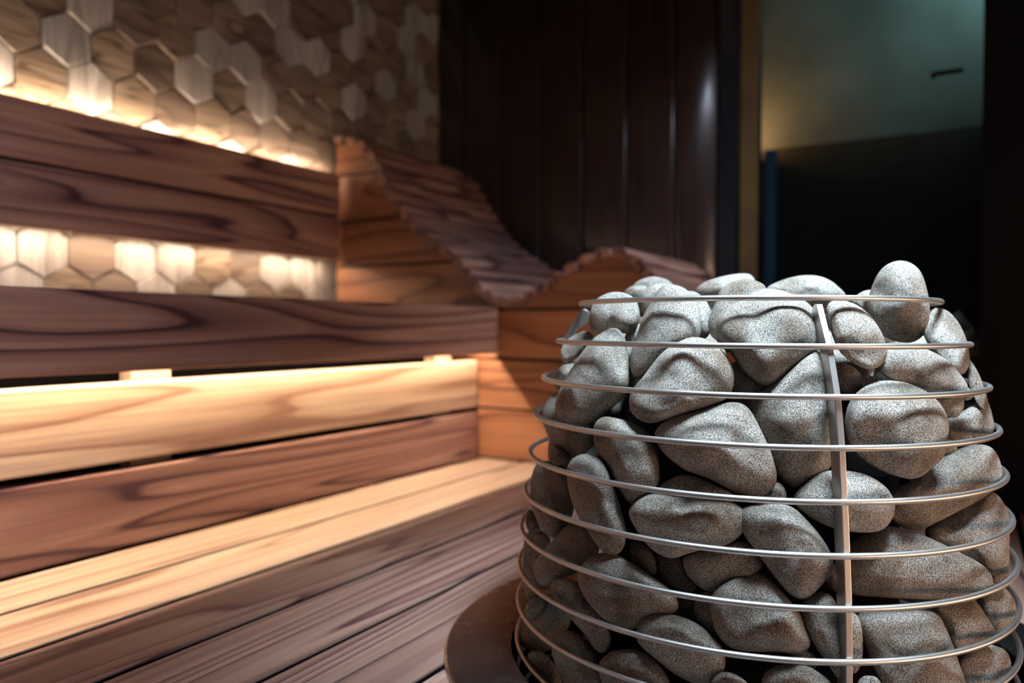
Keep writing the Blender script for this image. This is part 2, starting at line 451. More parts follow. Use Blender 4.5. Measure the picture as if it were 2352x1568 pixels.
# ------------------------------------------------------------------ light strips (lamps)
def strip(lo, hi, down, strength, label):
    "a slim dark aluminium profile with a glowing diffuser on its lower face or the face towards the wall"
    t = thing('led_strip', label, 'lamp', ((lo[0] + hi[0]) / 2, lo[1], lo[2]))
    child(box('profile', lo, hi, M_VOID), t)
    if down: a, b = (lo[0], lo[1] + .0006, lo[2] - .0008), (hi[0], hi[1] - .0006, lo[2] - .0002)
    else: a, b = (lo[0], hi[1] + .0002, hi[2] - .006), (hi[0], hi[1] + .0008, hi[2] - .0005)
    child(tag(box('diffuser', a, b, emitter('warm_led', WARM, strength)), 'glowing warm white diffuser'), t)
strip((X0, YF + .039, 0.302), (XE - .006, YF + .0445, 0.318), True, LED_SEAT, 'warm light strip behind the front board of the upper bench')
strip((X0, YB + .0265, 0.752), (0.795, YB + .0325, 0.7668), False, LED_TOP, 'warm light strip behind the top edge of the upper backrest')
strip((X0, YB + .0265, 0.527), (0.795, YB + .0325, 0.539), True, LED_LOW, 'warm light strip behind the bottom edge of the upper backrest')

# ------------------------------------------------------------------ contoured recliner
X1 = 0.834
PATH = [(1.392, .865), (1.340, .858), (1.300, .845), (1.271, .828), (1.250, .795), (1.220, .739), (1.169, .667), (1.090, .579), (1.010, .532), (.960, .503), (.929, .463),
        (.876, .407), (.825, .388), (.759, .391), (.706, .417), (.654, .453), (.603, .480), (.554, .500), (.507, .506), (.470, .488), (.440, .450), (.390, .405), (.300, .370), (.10, .352), (-.06, .345)]
def smooth_path(P, it=2):
    for _ in range(it):
        Q = [P[0]]
        for a, b in zip(P[:-1], P[1:]):
            Q += [(a[0] * .75 + b[0] * .25, a[1] * .75 + b[1] * .25), (a[0] * .25 + b[0] * .75, a[1] * .25 + b[1] * .75)]
        P = Q + [P[-1]]
    return P
SP = smooth_path(PATH)
def prof_z(y):
    for a, b in zip(SP[:-1], SP[1:]):
        if b[0] <= y <= a[0]:
            f = (a[0] - y) / (a[0] - b[0] + 1e-9); return a[1] + f * (b[1] - a[1])
    return SP[-1][1]
t = thing('recliner', 'wave shaped wooden recliner with orange brown side boards beside the plank wall', 'recliner', (1.1, 0.7, 0))
# slats along the wave, each a small board across the recliner
def wave_bm():
    bm = bmesh.new(); wdt, gap, th = 0.038, 0.0060, 0.022
    acc, s_next, pts = 0.0, 0.0, []
    L_ = [0.0]
    for a, b in zip(SP[:-1], SP[1:]): L_.append(L_[-1] + math.hypot(b[0] - a[0], b[1] - a[1]))
    def at(s):
        for k in range(len(L_) - 1):
            if L_[k] <= s <= L_[k + 1]:
                f = (s - L_[k]) / (L_[k + 1] - L_[k] + 1e-9)
                return Vector((SP[k][0] + f * (SP[k + 1][0] - SP[k][0]), SP[k][1] + f * (SP[k + 1][1] - SP[k][1])))
        return Vector(SP[-1])
    s = 0.0; r = random.Random(3)
    while s + wdt < L_[-1]:
        a, b = at(s), at(s + wdt); d = (b - a).normalized(); n = Vector((-d.y, d.x))
        if n.y < 0: n = -n
        jx = r.uniform(-.004, .004)
        c = [(0, 0), (1, 0), (1, .62), (.86, .92), (.6, 1.06), (.4, 1.06), (.14, .92), (0, .62)]
        loops = []
        for x in (X1 - .012 + jx, XB - .006):
            loops.append([bm.verts.new((x, *(a + (b - a) * u + n * th * v))) for u, v in c])
        for k in range(8):
            bm.faces.new((loops[0][k], loops[0][(k + 1) % 8], loops[1][(k + 1) % 8], loops[1][k]))
        bm.faces.new(loops[0]); bm.faces.new(loops[1])
        s += wdt + gap
    return bm
child(obj('slatted_surface', wave_bm(), M_WAVE), t)
# black sheet standing in for shade in the side board seams, then the boards cut to the wave
bm = bmesh.new(); rows = []
y = YW - .03
while y > -.05:
    tp = prof_z(y) - .012
    rows.append([bm.verts.new(p) for p in ((X1 + .007, y, 0), (X1 + .007, y, tp), (X1 + .034, y, tp), (X1 + .034, y, 0))]); y -= .012
for k in range(len(rows) - 1):
    for q in range(4):
        bm.faces.new((rows[k][q], rows[k][(q + 1) % 4], rows[k + 1][(q + 1) % 4], rows[k + 1][q]))
bm.faces.new(rows[0]); bm.faces.new(rows[-1])
child(tag(obj('shade_lining', bm, M_VOID), 'black sheet standing in for shade between the boards'), t)  # near-black fill paints the seams as deep shade
seams_z = [0.0, 0.1293, 0.2557, 0.3814, 0.5094, 0.6385, 0.772, 0.90]
for z0, z1 in zip(seams_z[:-1], seams_z[1:]):
    a, b = z0 + .0035, z1 - .0035
    runs, cur = [], []
    y = YW - .022
    while y > -0.055:
        top = min(b, prof_z(y) - .001)
        if top > a + .001: cur.append((y, top))
        elif cur: runs.append(cur); cur = []
        y -= .004
    if cur: runs.append(cur)
    for rn in runs:
        if len(rn) < 4: continue
        bm = bmesh.new(); rows = []
        for yy, tp in rn:
            rows.append([bm.verts.new(p) for p in ((X1, yy, a), (X1, yy, tp), (X1 + .026, yy, tp), (X1 + .026, yy, a))])
        for k in range(len(rows) - 1):
            for q in range(4):
                bm.faces.new((rows[k][q], rows[k][(q + 1) % 4], rows[k + 1][(q + 1) % 4], rows[k + 1][q]))
        bm.faces.new(rows[0]); bm.faces.new(rows[-1])
        child(obj('side_board', bm, M_BOARD_Y), t)
for x in (X1 + .04, XB - .05):
    for y in (1.32, 0.70, 0.10):
        child(box('leg', (x - .012, y - .025, FLOOR), (x + .012, y + .025, prof_z(y) - .012), M_BOARD), t)

# ------------------------------------------------------------------ heater
RINGS = [(.1795, .362), (.2041, .3217), (.2198, .2822), (.2280, .2432), (.2338, .2023), (.2389, .1620), (.2430, .1228), (.2450, .0829), (.2460, .0440),
         (.2472, .0035), (.2475, -.0365), (.2475, -.0765), (.2475, -.1165), (.2475, -.1565), (.2475, -.1965)]
WR = 0.00255
def basket_r(z):
    for (ra, za), (rb, zb) in zip(RINGS[:-1], RINGS[1:]):
        if zb <= z <= za: return rb + (ra - rb) * (z - zb) / (za - zb)
    if z > RINGS[0][1]: return RINGS[0][0] - (z - RINGS[0][1]) * 0.75
    return RINGS[-1][0]
t = thing('sauna_heater', 'round sauna heater, a steel wire basket full of grey stones', 'sauna heater', (0, 0, FLOOR))
for R, z in RINGS:
    bm = bmesh.new(); add_torus(bm, R, z, WR)
    child(obj('ring', bm, M_WIRE, smooth=True), t)
for az, zlow in ((-148.1, FLOOR), (31.9, FLOOR), (108.0, .3225), (-79.0, .3225)):
    a = math.radians(az); er = Vector((math.cos(a), math.sin(a), 0)); et = Vector((-math.sin(a), math.cos(a), 0))
    bm = bmesh.new(); rows = []
    zs = [0.357, 0.354, 0.349, 0.342]; z = 0.334
    while z > zlow: zs.append(z); z -= .01
    zs.append(zlow)
    for i, z in enumerate(zs):
        ro = basket_r(z) - WR * .9; dep = (.004, .010, .0135, .0155)[i] if i < 4 else (.016 if zlow < 0 else .009)
        rows.append([bm.verts.new(er * (ro - dd) + et * s + Vector((0, 0, z))) for dd, s in ((0, -.0027), (0, .0027), (dep, .0027), (dep, -.0027))])
    for i in range(len(rows) - 1):
        for q in range(4):
            bm.faces.new((rows[i][q], rows[i][(q + 1) % 4], rows[i + 1][(q + 1) % 4], rows[i + 1][q]))
    bm.faces.new(rows[0]); bm.faces.new(rows[-1])
    child(obj('upright_bar', bm, M_BAR, bevel=.0006), t)
bm = bmesh.new(); add_lathe(bm, [(0.0005, .288), (.105, .285), (.135, .25), (.146, .20), (.150, FLOOR), (0.0005, FLOOR)])  # added core blocks the view through; its black stands in for shade
child(tag(obj('core', bm, M_CORE, smooth=False), 'black core added to keep the gaps between the stones dark'), t)
bm = bmesh.new(); add_lathe(bm, [(.2715, -.0005), (.274, -.0005), (.274, -.24), (.2715, -.24), (.2715, -.0005)])
t2 = thing('heater_collar', 'flat scratched steel collar lying on the slats around the heater', 'collar', (-.012, -.012, 0))
child(tag(obj('sleeve', bm, M_CORE), 'black sleeve in the hole'), t2)
bm = bmesh.new()
add_lathe(bm, [(.258, .0005), (.258, .0035), (.2595, .0045), (.3245, .0045), (.3265, .0035), (.3275, .0005), (.258, .0005)], 160, -.012, -.012)
child(tag(obj('flange', bm, M_COLLAR), 'scratched grey steel ring plate'), t2)

# ------------------------------------------------------------------ stones
STONES = [  # (placing, set-back in metres, label, traced outline)
('a', 0.05, 'pale flat stone at the back left, humped just above the top ring', [(1452, 656), (1468, 642), (1501, 633), (1532, 641), (1547, 654), (1542, 677), (1499, 688), (1456, 675)]),
('a', 0.04, 'small pale stone behind the top ring, furthest left of the back stones', [(1431, 672), (1445, 658), (1468, 654), (1491, 659), (1489, 693), (1466, 708), (1438, 693)]),
('a', 0.03, 'pale stone tucked behind the tall leaning stone at the top left', [(1473, 675), (1486, 659), (1507, 651), (1532, 649), (1547, 657), (1545, 693), (1507, 718), (1473, 723), (1470, 698)]),
('s', 0.008, 'tall light grey stone leaning left, crossing the top two rings', [(1537, 651), (1570, 659), (1591, 682), (1605, 711), (1610, 746), (1603, 784), (1568, 818), (1512, 843), (1476, 866), (1458, 870), (1448, 848), (1448, 813), (1461, 777), (1473, 733), (1489, 703), (1504, 677), (1517, 658)]),
('s', 0.05, 'shadowed light stone wedged behind the tall leaning stone, under the top ring', [(1568, 670), (1593, 666), (1619, 686), (1633, 713), (1630, 739), (1630, 772), (1611, 782), (1583, 772), (1568, 718)]),
('s', 0.012, 'rounded whitish stone inside the left end of the top ring', [(1384, 677), (1410, 669), (1435, 672), (1458, 685), (1468, 708), (1470, 733), (1461, 754), (1445, 767), (1425, 764), (1397, 759), (1374, 769), (1356, 762), (1351, 736), (1359, 703), (1369, 688)]),
('s', 0.055, 'small bright stone showing in the gap under the rounded whitish stone', [(1435, 764), (1463, 739), (1481, 754), (1476, 779), (1461, 797), (1435, 795)]),
('s', 0.0, 'big light stone with a steep left slope, under the second ring left of centre', [(1560, 777), (1593, 772), (1624, 778), (1652, 799), (1672, 825), (1683, 858), (1681, 892), (1665, 917), (1614, 939), (1563, 952), (1524, 966), (1496, 973), (1473, 969), (1450, 950), (1444, 922), (1450, 899), (1473, 871), (1496, 841), (1524, 805)]),
('s', 0.0, 'cone shaped brownish stone with its narrow top on the second ring at left', [(1407, 751), (1426, 758), (1438, 782), (1445, 828), (1447, 871), (1440, 899), (1417, 927), (1384, 954), (1356, 971), (1323, 978), (1292, 968), (1274, 943), (1278, 909), (1300, 866), (1325, 825), (1351, 790), (1374, 767)]),
('s', 0.014, 'small dark stone just under the left end of the second ring', [(1333, 762), (1313, 772), (1295, 787), (1285, 810), (1290, 829), (1305, 836), (1328, 820), (1356, 795), (1366, 772), (1353, 759)]),
('s', 0.02, 'small grey stone above the left end of the third ring', [(1272, 864), (1285, 841), (1308, 833), (1333, 836), (1323, 879), (1290, 899), (1272, 887)]),
('s', 0.016, 'large shadowed stone at the left end of the fourth ring', [(1277, 895), (1257, 918), (1244, 946), (1247, 974), (1259, 1002), (1268, 1028), (1290, 1053), (1313, 1059), (1343, 1044), (1364, 1020), (1369, 984), (1359, 951), (1323, 915)]),
('s', 0.03, 'little stone peeping out beside the left end of the fifth ring', [(1267, 1017), (1260, 1053), (1272, 1068), (1295, 1068), (1313, 1053), (1297, 1033)]),
('a', 0.025, 'long pale stone slanting up behind the top ring near the middle', [(1595, 667), (1614, 649), (1647, 637), (1690, 628), (1716, 628), (1730, 638), (1734, 662), (1695, 698), (1634, 711), (1611, 698)]),
('s', 0.022, 'light stone with a domed top above the top ring, behind the large heart shaped stone', [(1652, 670), (1665, 654), (1690, 643), (1718, 640), (1744, 648), (1759, 662), (1767, 713), (1716, 764), (1665, 786), (1642, 781), (1631, 762), (1628, 739), (1637, 711), (1649, 685)]),
('s', 0.0, 'largest heart shaped light grey stone at the top, left of the upright bar', [(1652, 723), (1672, 703), (1703, 688), (1728, 670), (1751, 662), (1777, 663), (1815, 674), (1853, 698), (1873, 726), (1883, 756), (1881, 782), (1864, 807), (1836, 838), (1802, 866), (1774, 888), (1749, 884), (1721, 864), (1693, 830), (1672, 797), (1654, 777), (1647, 751)]),
('s', 0.05, 'dark stone in the gap below the heart shaped stone, above the third ring', [(1675, 836), (1703, 825), (1734, 846), (1764, 884), (1762, 912), (1716, 915), (1680, 899)]),
('s', 0.055, 'dark stone in the gap under the third ring at the middle', [(1665, 917), (1703, 909), (1757, 907), (1757, 943), (1746, 978), (1726, 973), (1700, 938)]),
('a', 0.012, 'wide low pale stone humped above the top ring left of the bar', [(1762, 661), (1790, 646), (1826, 634), (1859, 631), (1885, 635), (1908, 647), (1925, 663), (1940, 680), (1915, 708), (1854, 708), (1798, 688), (1767, 677)]),
('a', 0.0, 'small pale stone between the bar top and the egg shaped stone', [(1956, 693), (1971, 675), (1989, 665), (2010, 666), (2017, 693), (1997, 723), (1971, 716)]),
('a', -0.03, 'tall egg shaped stone standing highest above the top ring at right', [(2061, 597), (2086, 602), (2107, 621), (2118, 652), (2126, 688), (2129, 723), (2124, 754), (2114, 774), (2094, 788), (2063, 786), (2038, 776), (2022, 756), (2007, 736), (1997, 718), (1999, 690), (2007, 659), (2017, 631), (2035, 607)]),
('s', 0.004, 'light drooping oval stone right of the bar, between the top ring and the second', [(1903, 693), (1931, 687), (1961, 695), (1989, 716), (2010, 744), (2022, 769), (2031, 797), (2031, 818), (2020, 838), (1997, 850), (1971, 841), (1946, 823), (1928, 805), (1913, 764), (1903, 726)]),
('s', 0.006, 'pointed grey stone inside the right end of the second ring', [(2160, 705), (2181, 716), (2201, 744), (2214, 779), (2219, 805), (2221, 836), (2209, 861), (2191, 858), (2165, 828), (2135, 790), (2126, 764), (2129, 733), (2140, 716)]),
('s', 0.014, 'long grey stone sloping down to the right under the second ring', [(2033, 792), (2053, 784), (2091, 787), (2130, 802), (2170, 825), (2193, 858), (2207, 881), (2211, 904), (2186, 917), (2135, 909), (2096, 884), (2058, 876), (2028, 856), (2020, 836), (2025, 813)]),
('s', 0.012, 'narrow stone along the right edge of the pile above the third ring', [(2220, 807), (2234, 828), (2248, 856), (2258, 889), (2265, 917), (2265, 943), (2252, 943), (2237, 917), (2226, 881), (2229, 846)]),
('s', 0.02, 'little stone beside the right end of the third ring', [(2193, 871), (2219, 887), (2237, 902), (2224, 922), (2196, 915)]),
('s', 0.008, 'tall stone with a narrow top half hidden behind the bar at the fourth ring', [(1864, 805), (1891, 802), (1910, 841), (1915, 917), (1918, 994), (1905, 1057), (1885, 1091), (1849, 1116), (1818, 1120), (1790, 1103), (1767, 1065), (1752, 1019), (1726, 989), (1716, 958), (1724, 927), (1752, 899), (1783, 879), (1816, 846), (1844, 820)]),
('s', 0.045, 'dark stone in the gap just right of the bar above the third ring', [(1920, 828), (1956, 838), (1979, 861), (1982, 889), (1956, 907), (1925, 899)]),
('s', 0.045, 'bit of dark stone in the gap under the drooping oval stone', [(1974, 871), (1997, 861), (2022, 870), (2012, 894), (1984, 897)]),
('s', 0.0, 'large round stone right of the bar, crossed by the third and fourth rings', [(2035, 872), (2073, 875), (2109, 889), (2135, 909), (2155, 935), (2165, 968), (2164, 994), (2150, 1029), (2135, 1057), (2117, 1083), (2091, 1098), (2063, 1096), (2028, 1083), (1994, 1063), (1971, 1040), (1956, 1012), (1950, 976), (1954, 940), (1966, 915), (1984, 894), (2007, 878)]),
('s', 0.03, 'brown tip of stone poking out right of the large round stone', [(2140, 915), (2181, 910), (2211, 913), (2210, 938), (2196, 960), (2181, 959), (2158, 946)]),
('s', 0.014, 'brown shaded stone inside the right end of the fourth ring', [(2170, 971), (2196, 955), (2226, 938), (2252, 915), (2265, 915), (2273, 951), (2277, 992), (2252, 1012), (2206, 1017), (2173, 1005)]),
('s', 0.028, 'small stone under the fourth ring, right of the large round stone', [(2145, 1022), (2165, 996), (2174, 1012), (2170, 1043), (2150, 1068), (2132, 1063)]),
('s', 0.0, 'long flat topped stone slanting up to the right end of the fifth ring', [(2252, 1022), (2270, 1028), (2281, 1047), (2287, 1076), (2285, 1104), (2262, 1130), (2232, 1150), (2186, 1176), (2147, 1198), (2109, 1218), (2079, 1215), (2052, 1196), (2043, 1176), (2049, 1145), (2066, 1124), (2109, 1102), (2119, 1084), (2147, 1061), (2186, 1040), (2224, 1025)]),
('s', 0.008, 'round topped stone behind the bar at the fifth ring', [(1915, 1079), (1956, 1081), (1989, 1089), (2017, 1107), (2036, 1127), (2045, 1155), (2039, 1183), (2025, 1206), (2002, 1219), (1956, 1221), (1905, 1211), (1862, 1188), (1836, 1165), (1826, 1142), (1846, 1117), (1877, 1090)]),
('s', 0.012, 'large dark brown stone at the right end of the sixth ring', [(2285, 1127), (2303, 1150), (2311, 1178), (2311, 1206), (2302, 1257), (2298, 1293), (2283, 1316), (2260, 1325), (2244, 1298), (2206, 1270), (2160, 1249), (2132, 1229), (2150, 1198), (2198, 1176), (2249, 1150)]),
('s', 0.0, 'broad pale stone right of the bar, crossed by the sixth ring', [(2056, 1209), (2096, 1218), (2135, 1236), (2170, 1256), (2201, 1274), (2229, 1292), (2247, 1312), (2251, 1333), (2242, 1353), (2211, 1367), (2135, 1373), (2058, 1371), (2007, 1368), (1959, 1365), (1933, 1345), (1925, 1302), (1941, 1269), (1969, 1247), (2007, 1224), (2033, 1211)]),
('s', 0.0, 'wedge shaped stone pointing down left of the bar, crossed by the sixth ring', [(1700, 1178), (1722, 1160), (1790, 1156), (1826, 1163), (1852, 1190), (1882, 1230), (1903, 1272), (1903, 1305), (1880, 1332), (1855, 1358), (1832, 1372), (1808, 1363), (1787, 1340), (1760, 1300), (1735, 1260), (1710, 1222)]),
('s', 0.008, 'brown stone standing left of the bright triangular stone, crossed by the fourth ring', [(1394, 955), (1422, 961), (1456, 971), (1481, 987), (1499, 1002), (1509, 1028), (1512, 1066), (1514, 1112), (1494, 1132), (1461, 1158), (1440, 1153), (1425, 1130), (1407, 1099), (1392, 1068), (1374, 1045), (1365, 1015), (1363, 982), (1374, 962)]),
('s', 0.0, 'bright triangular stone at the middle, crossed by the fourth ring', [(1685, 923), (1711, 928), (1728, 948), (1741, 977), (1757, 1015), (1767, 1043), (1776, 1084), (1774, 1109), (1759, 1131), (1728, 1140), (1690, 1132), (1652, 1112), (1619, 1094), (1581, 1084), (1550, 1063), (1522, 1038), (1509, 1015), (1504, 997), (1514, 979), (1537, 961), (1575, 948), (1614, 941), (1652, 928)]),
('s', 0.0, 'upright finger shaped stone crossing the fifth and sixth rings at left', [(1346, 1042), (1369, 1045), (1389, 1061), (1402, 1084), (1410, 1112), (1420, 1150), (1430, 1181), (1436, 1211), (1434, 1244), (1422, 1265), (1402, 1272), (1382, 1265), (1366, 1244), (1356, 1229), (1343, 1206), (1325, 1181), (1313, 1153), (1305, 1117), (1302, 1086), (1307, 1063), (1323, 1048)]),
('s', 0.008, 'grey brown stone under the left end of the fifth ring', [(1234, 1061), (1257, 1058), (1279, 1061), (1297, 1071), (1308, 1094), (1313, 1130), (1320, 1170), (1302, 1206), (1282, 1235), (1262, 1230), (1241, 1214), (1231, 1188), (1220, 1163), (1217, 1122), (1221, 1089)]),
('s', 0.0, 'wide oval stone at the middle between the fifth and sixth rings', [(1443, 1176), (1453, 1158), (1473, 1142), (1501, 1131), (1563, 1137), (1626, 1140), (1677, 1150), (1703, 1165), (1714, 1186), (1706, 1214), (1685, 1237), (1652, 1255), (1614, 1258), (1575, 1269), (1545, 1280), (1517, 1275), (1491, 1257), (1473, 1234), (1456, 1206)]),
('s', 0.02, 'brown stone between the bright triangular stone and the wide oval stone', [(1512, 1117), (1550, 1095), (1578, 1088), (1614, 1100), (1652, 1118), (1688, 1137), (1677, 1158), (1563, 1155), (1517, 1135)]),
('s', 0.02, 'small grey stone in the gap under the bright triangular stone, above the fifth ring', [(1752, 1142), (1768, 1110), (1795, 1106), (1808, 1135), (1797, 1165), (1765, 1168)]),
('s', 0.01, 'tapered stone with its blunt end lower left, crossed by the seventh ring', [(1307, 1205), (1358, 1205), (1375, 1236), (1378, 1269), (1352, 1294), (1332, 1310), (1307, 1320), (1284, 1328), (1266, 1338), (1248, 1342), (1233, 1333), (1224, 1312), (1226, 1292), (1240, 1274), (1258, 1254), (1281, 1228)]),
('s', 0.016, 'dark stone along the left edge behind the seventh and eighth rings', [(1217, 1218), (1238, 1217), (1258, 1228), (1268, 1243), (1261, 1261), (1240, 1279), (1231, 1302), (1233, 1328), (1250, 1345), (1261, 1358), (1250, 1371), (1230, 1377), (1212, 1376), (1204, 1358), (1200, 1315), (1201, 1264), (1206, 1233)]),
('s', 0.02, 'small shaded stone inside the left end of the seventh ring', [(1216, 1165), (1234, 1188), (1246, 1216), (1228, 1229), (1208, 1214), (1206, 1183)]),
('s', 0.0, 'teardrop stone tapering to the right, crossed by the seventh ring', [(1398, 1272), (1424, 1277), (1452, 1294), (1480, 1312), (1511, 1333), (1536, 1351), (1550, 1368), (1556, 1386), (1549, 1403), (1516, 1410), (1488, 1417), (1467, 1432), (1447, 1440), (1424, 1437), (1388, 1422), (1368, 1402), (1345, 1376), (1329, 1345), (1326, 1320), (1337, 1298), (1358, 1279), (1378, 1273)]),
('s', 0.008, 'slim stone slanting down beside the teardrop stone at left', [(1286, 1330), (1312, 1331), (1332, 1345), (1350, 1376), (1373, 1404), (1391, 1427), (1401, 1453), (1401, 1470), (1391, 1489), (1375, 1494), (1360, 1483), (1345, 1458), (1327, 1437), (1307, 1417), (1286, 1391), (1266, 1368), (1264, 1348), (1273, 1335)]),
('s', 0.014, 'dull brown stone left of the slim slanting stone, behind the ninth ring', [(1266, 1366), (1286, 1386), (1307, 1412), (1312, 1430), (1299, 1450), (1273, 1465), (1266, 1489), (1235, 1494), (1210, 1488), (1194, 1476), (1192, 1450), (1201, 1419), (1225, 1394), (1250, 1373)]),
('s', 0.028, 'small pale brown stone at the left edge beside the end of the ninth ring', [(1206, 1386), (1225, 1373), (1250, 1371), (1256, 1394), (1225, 1424), (1207, 1414)]),
('s', 0.0, 'oval stone leaning right at the lower left, crossed by the ninth ring', [(1299, 1450), (1324, 1455), (1345, 1470), (1363, 1496), (1374, 1516), (1382, 1544), (1384, 1568), (1378, 1593), (1337, 1603), (1307, 1588), (1291, 1565), (1281, 1539), (1271, 1514), (1265, 1486), (1273, 1460)]),
('s', 0.006, 'stone in the bottom left corner of the basket, left of the leaning oval stone', [(1210, 1506), (1222, 1497), (1245, 1498), (1266, 1516), (1281, 1539), (1291, 1567), (1294, 1593), (1271, 1608), (1250, 1593), (1230, 1557), (1212, 1529)]),
('s', 0.0, 'rounded stone at the bottom edge of the picture, below the smooth oval stone', [(1409, 1498), (1452, 1494), (1483, 1501), (1506, 1516), (1526, 1542), (1539, 1568), (1539, 1598), (1490, 1623), (1426, 1618), (1388, 1583), (1374, 1542), (1377, 1524), (1391, 1509)]),
('s', 0.0, 'blocky rounded stone at the middle, crossed by the seventh ring', [(1736, 1316), (1762, 1317), (1780, 1334), (1797, 1355), (1815, 1383), (1834, 1404), (1842, 1425), (1846, 1454), (1851, 1470), (1837, 1489), (1818, 1496), (1776, 1489), (1729, 1491), (1686, 1488), (1663, 1477), (1644, 1454), (1637, 1418), (1634, 1385), (1644, 1362), (1668, 1343), (1700, 1329)]),
('s', 0.0, 'smooth oval stone slanting down to the right, crossed by the eighth ring', [(1499, 1408), (1527, 1408), (1564, 1416), (1600, 1430), (1630, 1454), (1651, 1479), (1660, 1496), (1661, 1522), (1649, 1545), (1625, 1562), (1600, 1565), (1564, 1554), (1531, 1533), (1501, 1508), (1477, 1489), (1463, 1470), (1465, 1446), (1475, 1423)]),
('s', 0.02, 'shaded brown oval stone under the wide oval stone, between the sixth and seventh rings', [(1712, 1241), (1733, 1249), (1747, 1273), (1754, 1294), (1736, 1317), (1705, 1334), (1670, 1346), (1644, 1358), (1618, 1355), (1597, 1341), (1578, 1320), (1569, 1294), (1574, 1273), (1611, 1263), (1654, 1252), (1686, 1240)]),
('s', 0.045, 'dark stone in the gap right of the teardrop stone, under the sixth ring', [(1503, 1275), (1531, 1273), (1564, 1273), (1571, 1301), (1583, 1327), (1600, 1346), (1581, 1362), (1550, 1353), (1522, 1336), (1506, 1308)]),
('s', 0.04, 'dark stone in the gap above the teardrop stone', [(1449, 1242), (1480, 1245), (1503, 1270), (1510, 1310), (1499, 1322), (1470, 1306), (1447, 1282)]),
('s', 0.03, 'small stone half hidden left of the blocky rounded stone', [(1609, 1363), (1639, 1360), (1654, 1388), (1649, 1430), (1649, 1458), (1623, 1446), (1604, 1431), (1594, 1411), (1597, 1383)]),
('s', 0.05, 'very small dark stone in the gap at the tip of the teardrop stone', [(1550, 1371), (1585, 1367), (1600, 1378), (1597, 1402), (1588, 1423), (1564, 1418), (1548, 1400)]),
('s', 0.0, 'small stone at the very bottom of the picture in the middle', [(1635, 1566), (1649, 1550), (1670, 1543), (1693, 1550), (1712, 1562), (1726, 1583), (1705, 1604), (1646, 1604), (1630, 1585)]),
('s', 0.0, 'stone at the bottom edge just left of the bar', [(1757, 1552), (1775, 1537), (1803, 1529), (1836, 1526), (1867, 1534), (1895, 1555), (1909, 1572), (1910, 1598), (1867, 1618), (1790, 1618), (1755, 1598), (1752, 1572)]),
('s', 0.02, 'brown stone shaded behind the blocky rounded stone, above the bottom stones', [(1795, 1521), (1826, 1498), (1859, 1491), (1880, 1516), (1864, 1542), (1813, 1542)]),
('s', 0.01, 'upright oval stone just left of the bar between the seventh and eighth rings', [(1890, 1363), (1913, 1366), (1928, 1386), (1931, 1455), (1928, 1532), (1920, 1557), (1905, 1547), (1890, 1516), (1872, 1488), (1854, 1447), (1846, 1417), (1851, 1386), (1867, 1370)]),
('s', 0.018, 'smooth brown stone just right of the bar between the seventh and eighth rings', [(1936, 1404), (1971, 1407), (1982, 1430), (1980, 1468), (1973, 1511), (1956, 1542), (1938, 1537), (1928, 1468)]),
('s', 0.0, 'large square cornered stone at the bottom right, pale scratches on it', [(1989, 1412), (2033, 1403), (2084, 1402), (2135, 1403), (2165, 1413), (2176, 1447), (2184, 1491), (2189, 1532), (2195, 1583), (2160, 1618), (2058, 1621), (2022, 1583), (2010, 1532), (1997, 1476), (1985, 1435)]),
('s', 0.012, 'shaded stone right of the square cornered stone, under the seventh ring', [(2145, 1384), (2198, 1379), (2237, 1375), (2251, 1389), (2261, 1414), (2273, 1442), (2278, 1458), (2262, 1472), (2224, 1489), (2191, 1495), (2178, 1465), (2163, 1414)]),
('s', 0.014, 'brown stone at the right end of the eighth ring', [(2322, 1366), (2329, 1384), (2321, 1422), (2298, 1450), (2280, 1455), (2262, 1419), (2249, 1384), (2260, 1356), (2285, 1342), (2311, 1351)]),
('s', 0.006, 'rounded brown stone in the bottom right corner of the basket', [(2275, 1481), (2303, 1490), (2316, 1501), (2318, 1532), (2302, 1557), (2288, 1588), (2237, 1613), (2196, 1583), (2191, 1532), (2211, 1506), (2244, 1488)]),
('s', 0.016, 'small stone at the bottom edge just right of the bar', [(1969, 1575), (1982, 1557), (1999, 1552), (2021, 1557), (2029, 1588), (2007, 1613), (1976, 1603)]),
('s', 0.024, 'small stone at the right edge beside the end of the seventh ring', [(2298, 1257), (2312, 1282), (2316, 1310), (2306, 1330), (2288, 1345), (2275, 1330), (2293, 1302)]),
('s', 0.045, 'dark stone in the gap left of the bar under the sixth ring', [(1903, 1299), (1925, 1294), (1941, 1328), (1931, 1361), (1905, 1353), (1892, 1325)]),
]


def smooth_loop(P, it=2):
    for _ in range(it):
        Q = []
        for i in range(len(P)):
            a, b = P[i], P[(i + 1) % len(P)]
            Q += [(a[0] * .75 + b[0] * .25, a[1] * .75 + b[1] * .25), (a[0] * .25 + b[0] * .75, a[1] * .25 + b[1] * .75)]
        P = Q
    return P

ICO = None
def ico_dirs():
    global ICO
    if ICO is None:
        bm = bmesh.new(); bmesh.ops.create_icosphere(bm, subdivisions=5, radius=1.0)
        bm.verts.ensure_lookup_table()
        ICO = ([v.co.copy() for v in bm.verts], [[v.index for v in f.verts] for f in bm.faces]); bm.free()
    return ICO

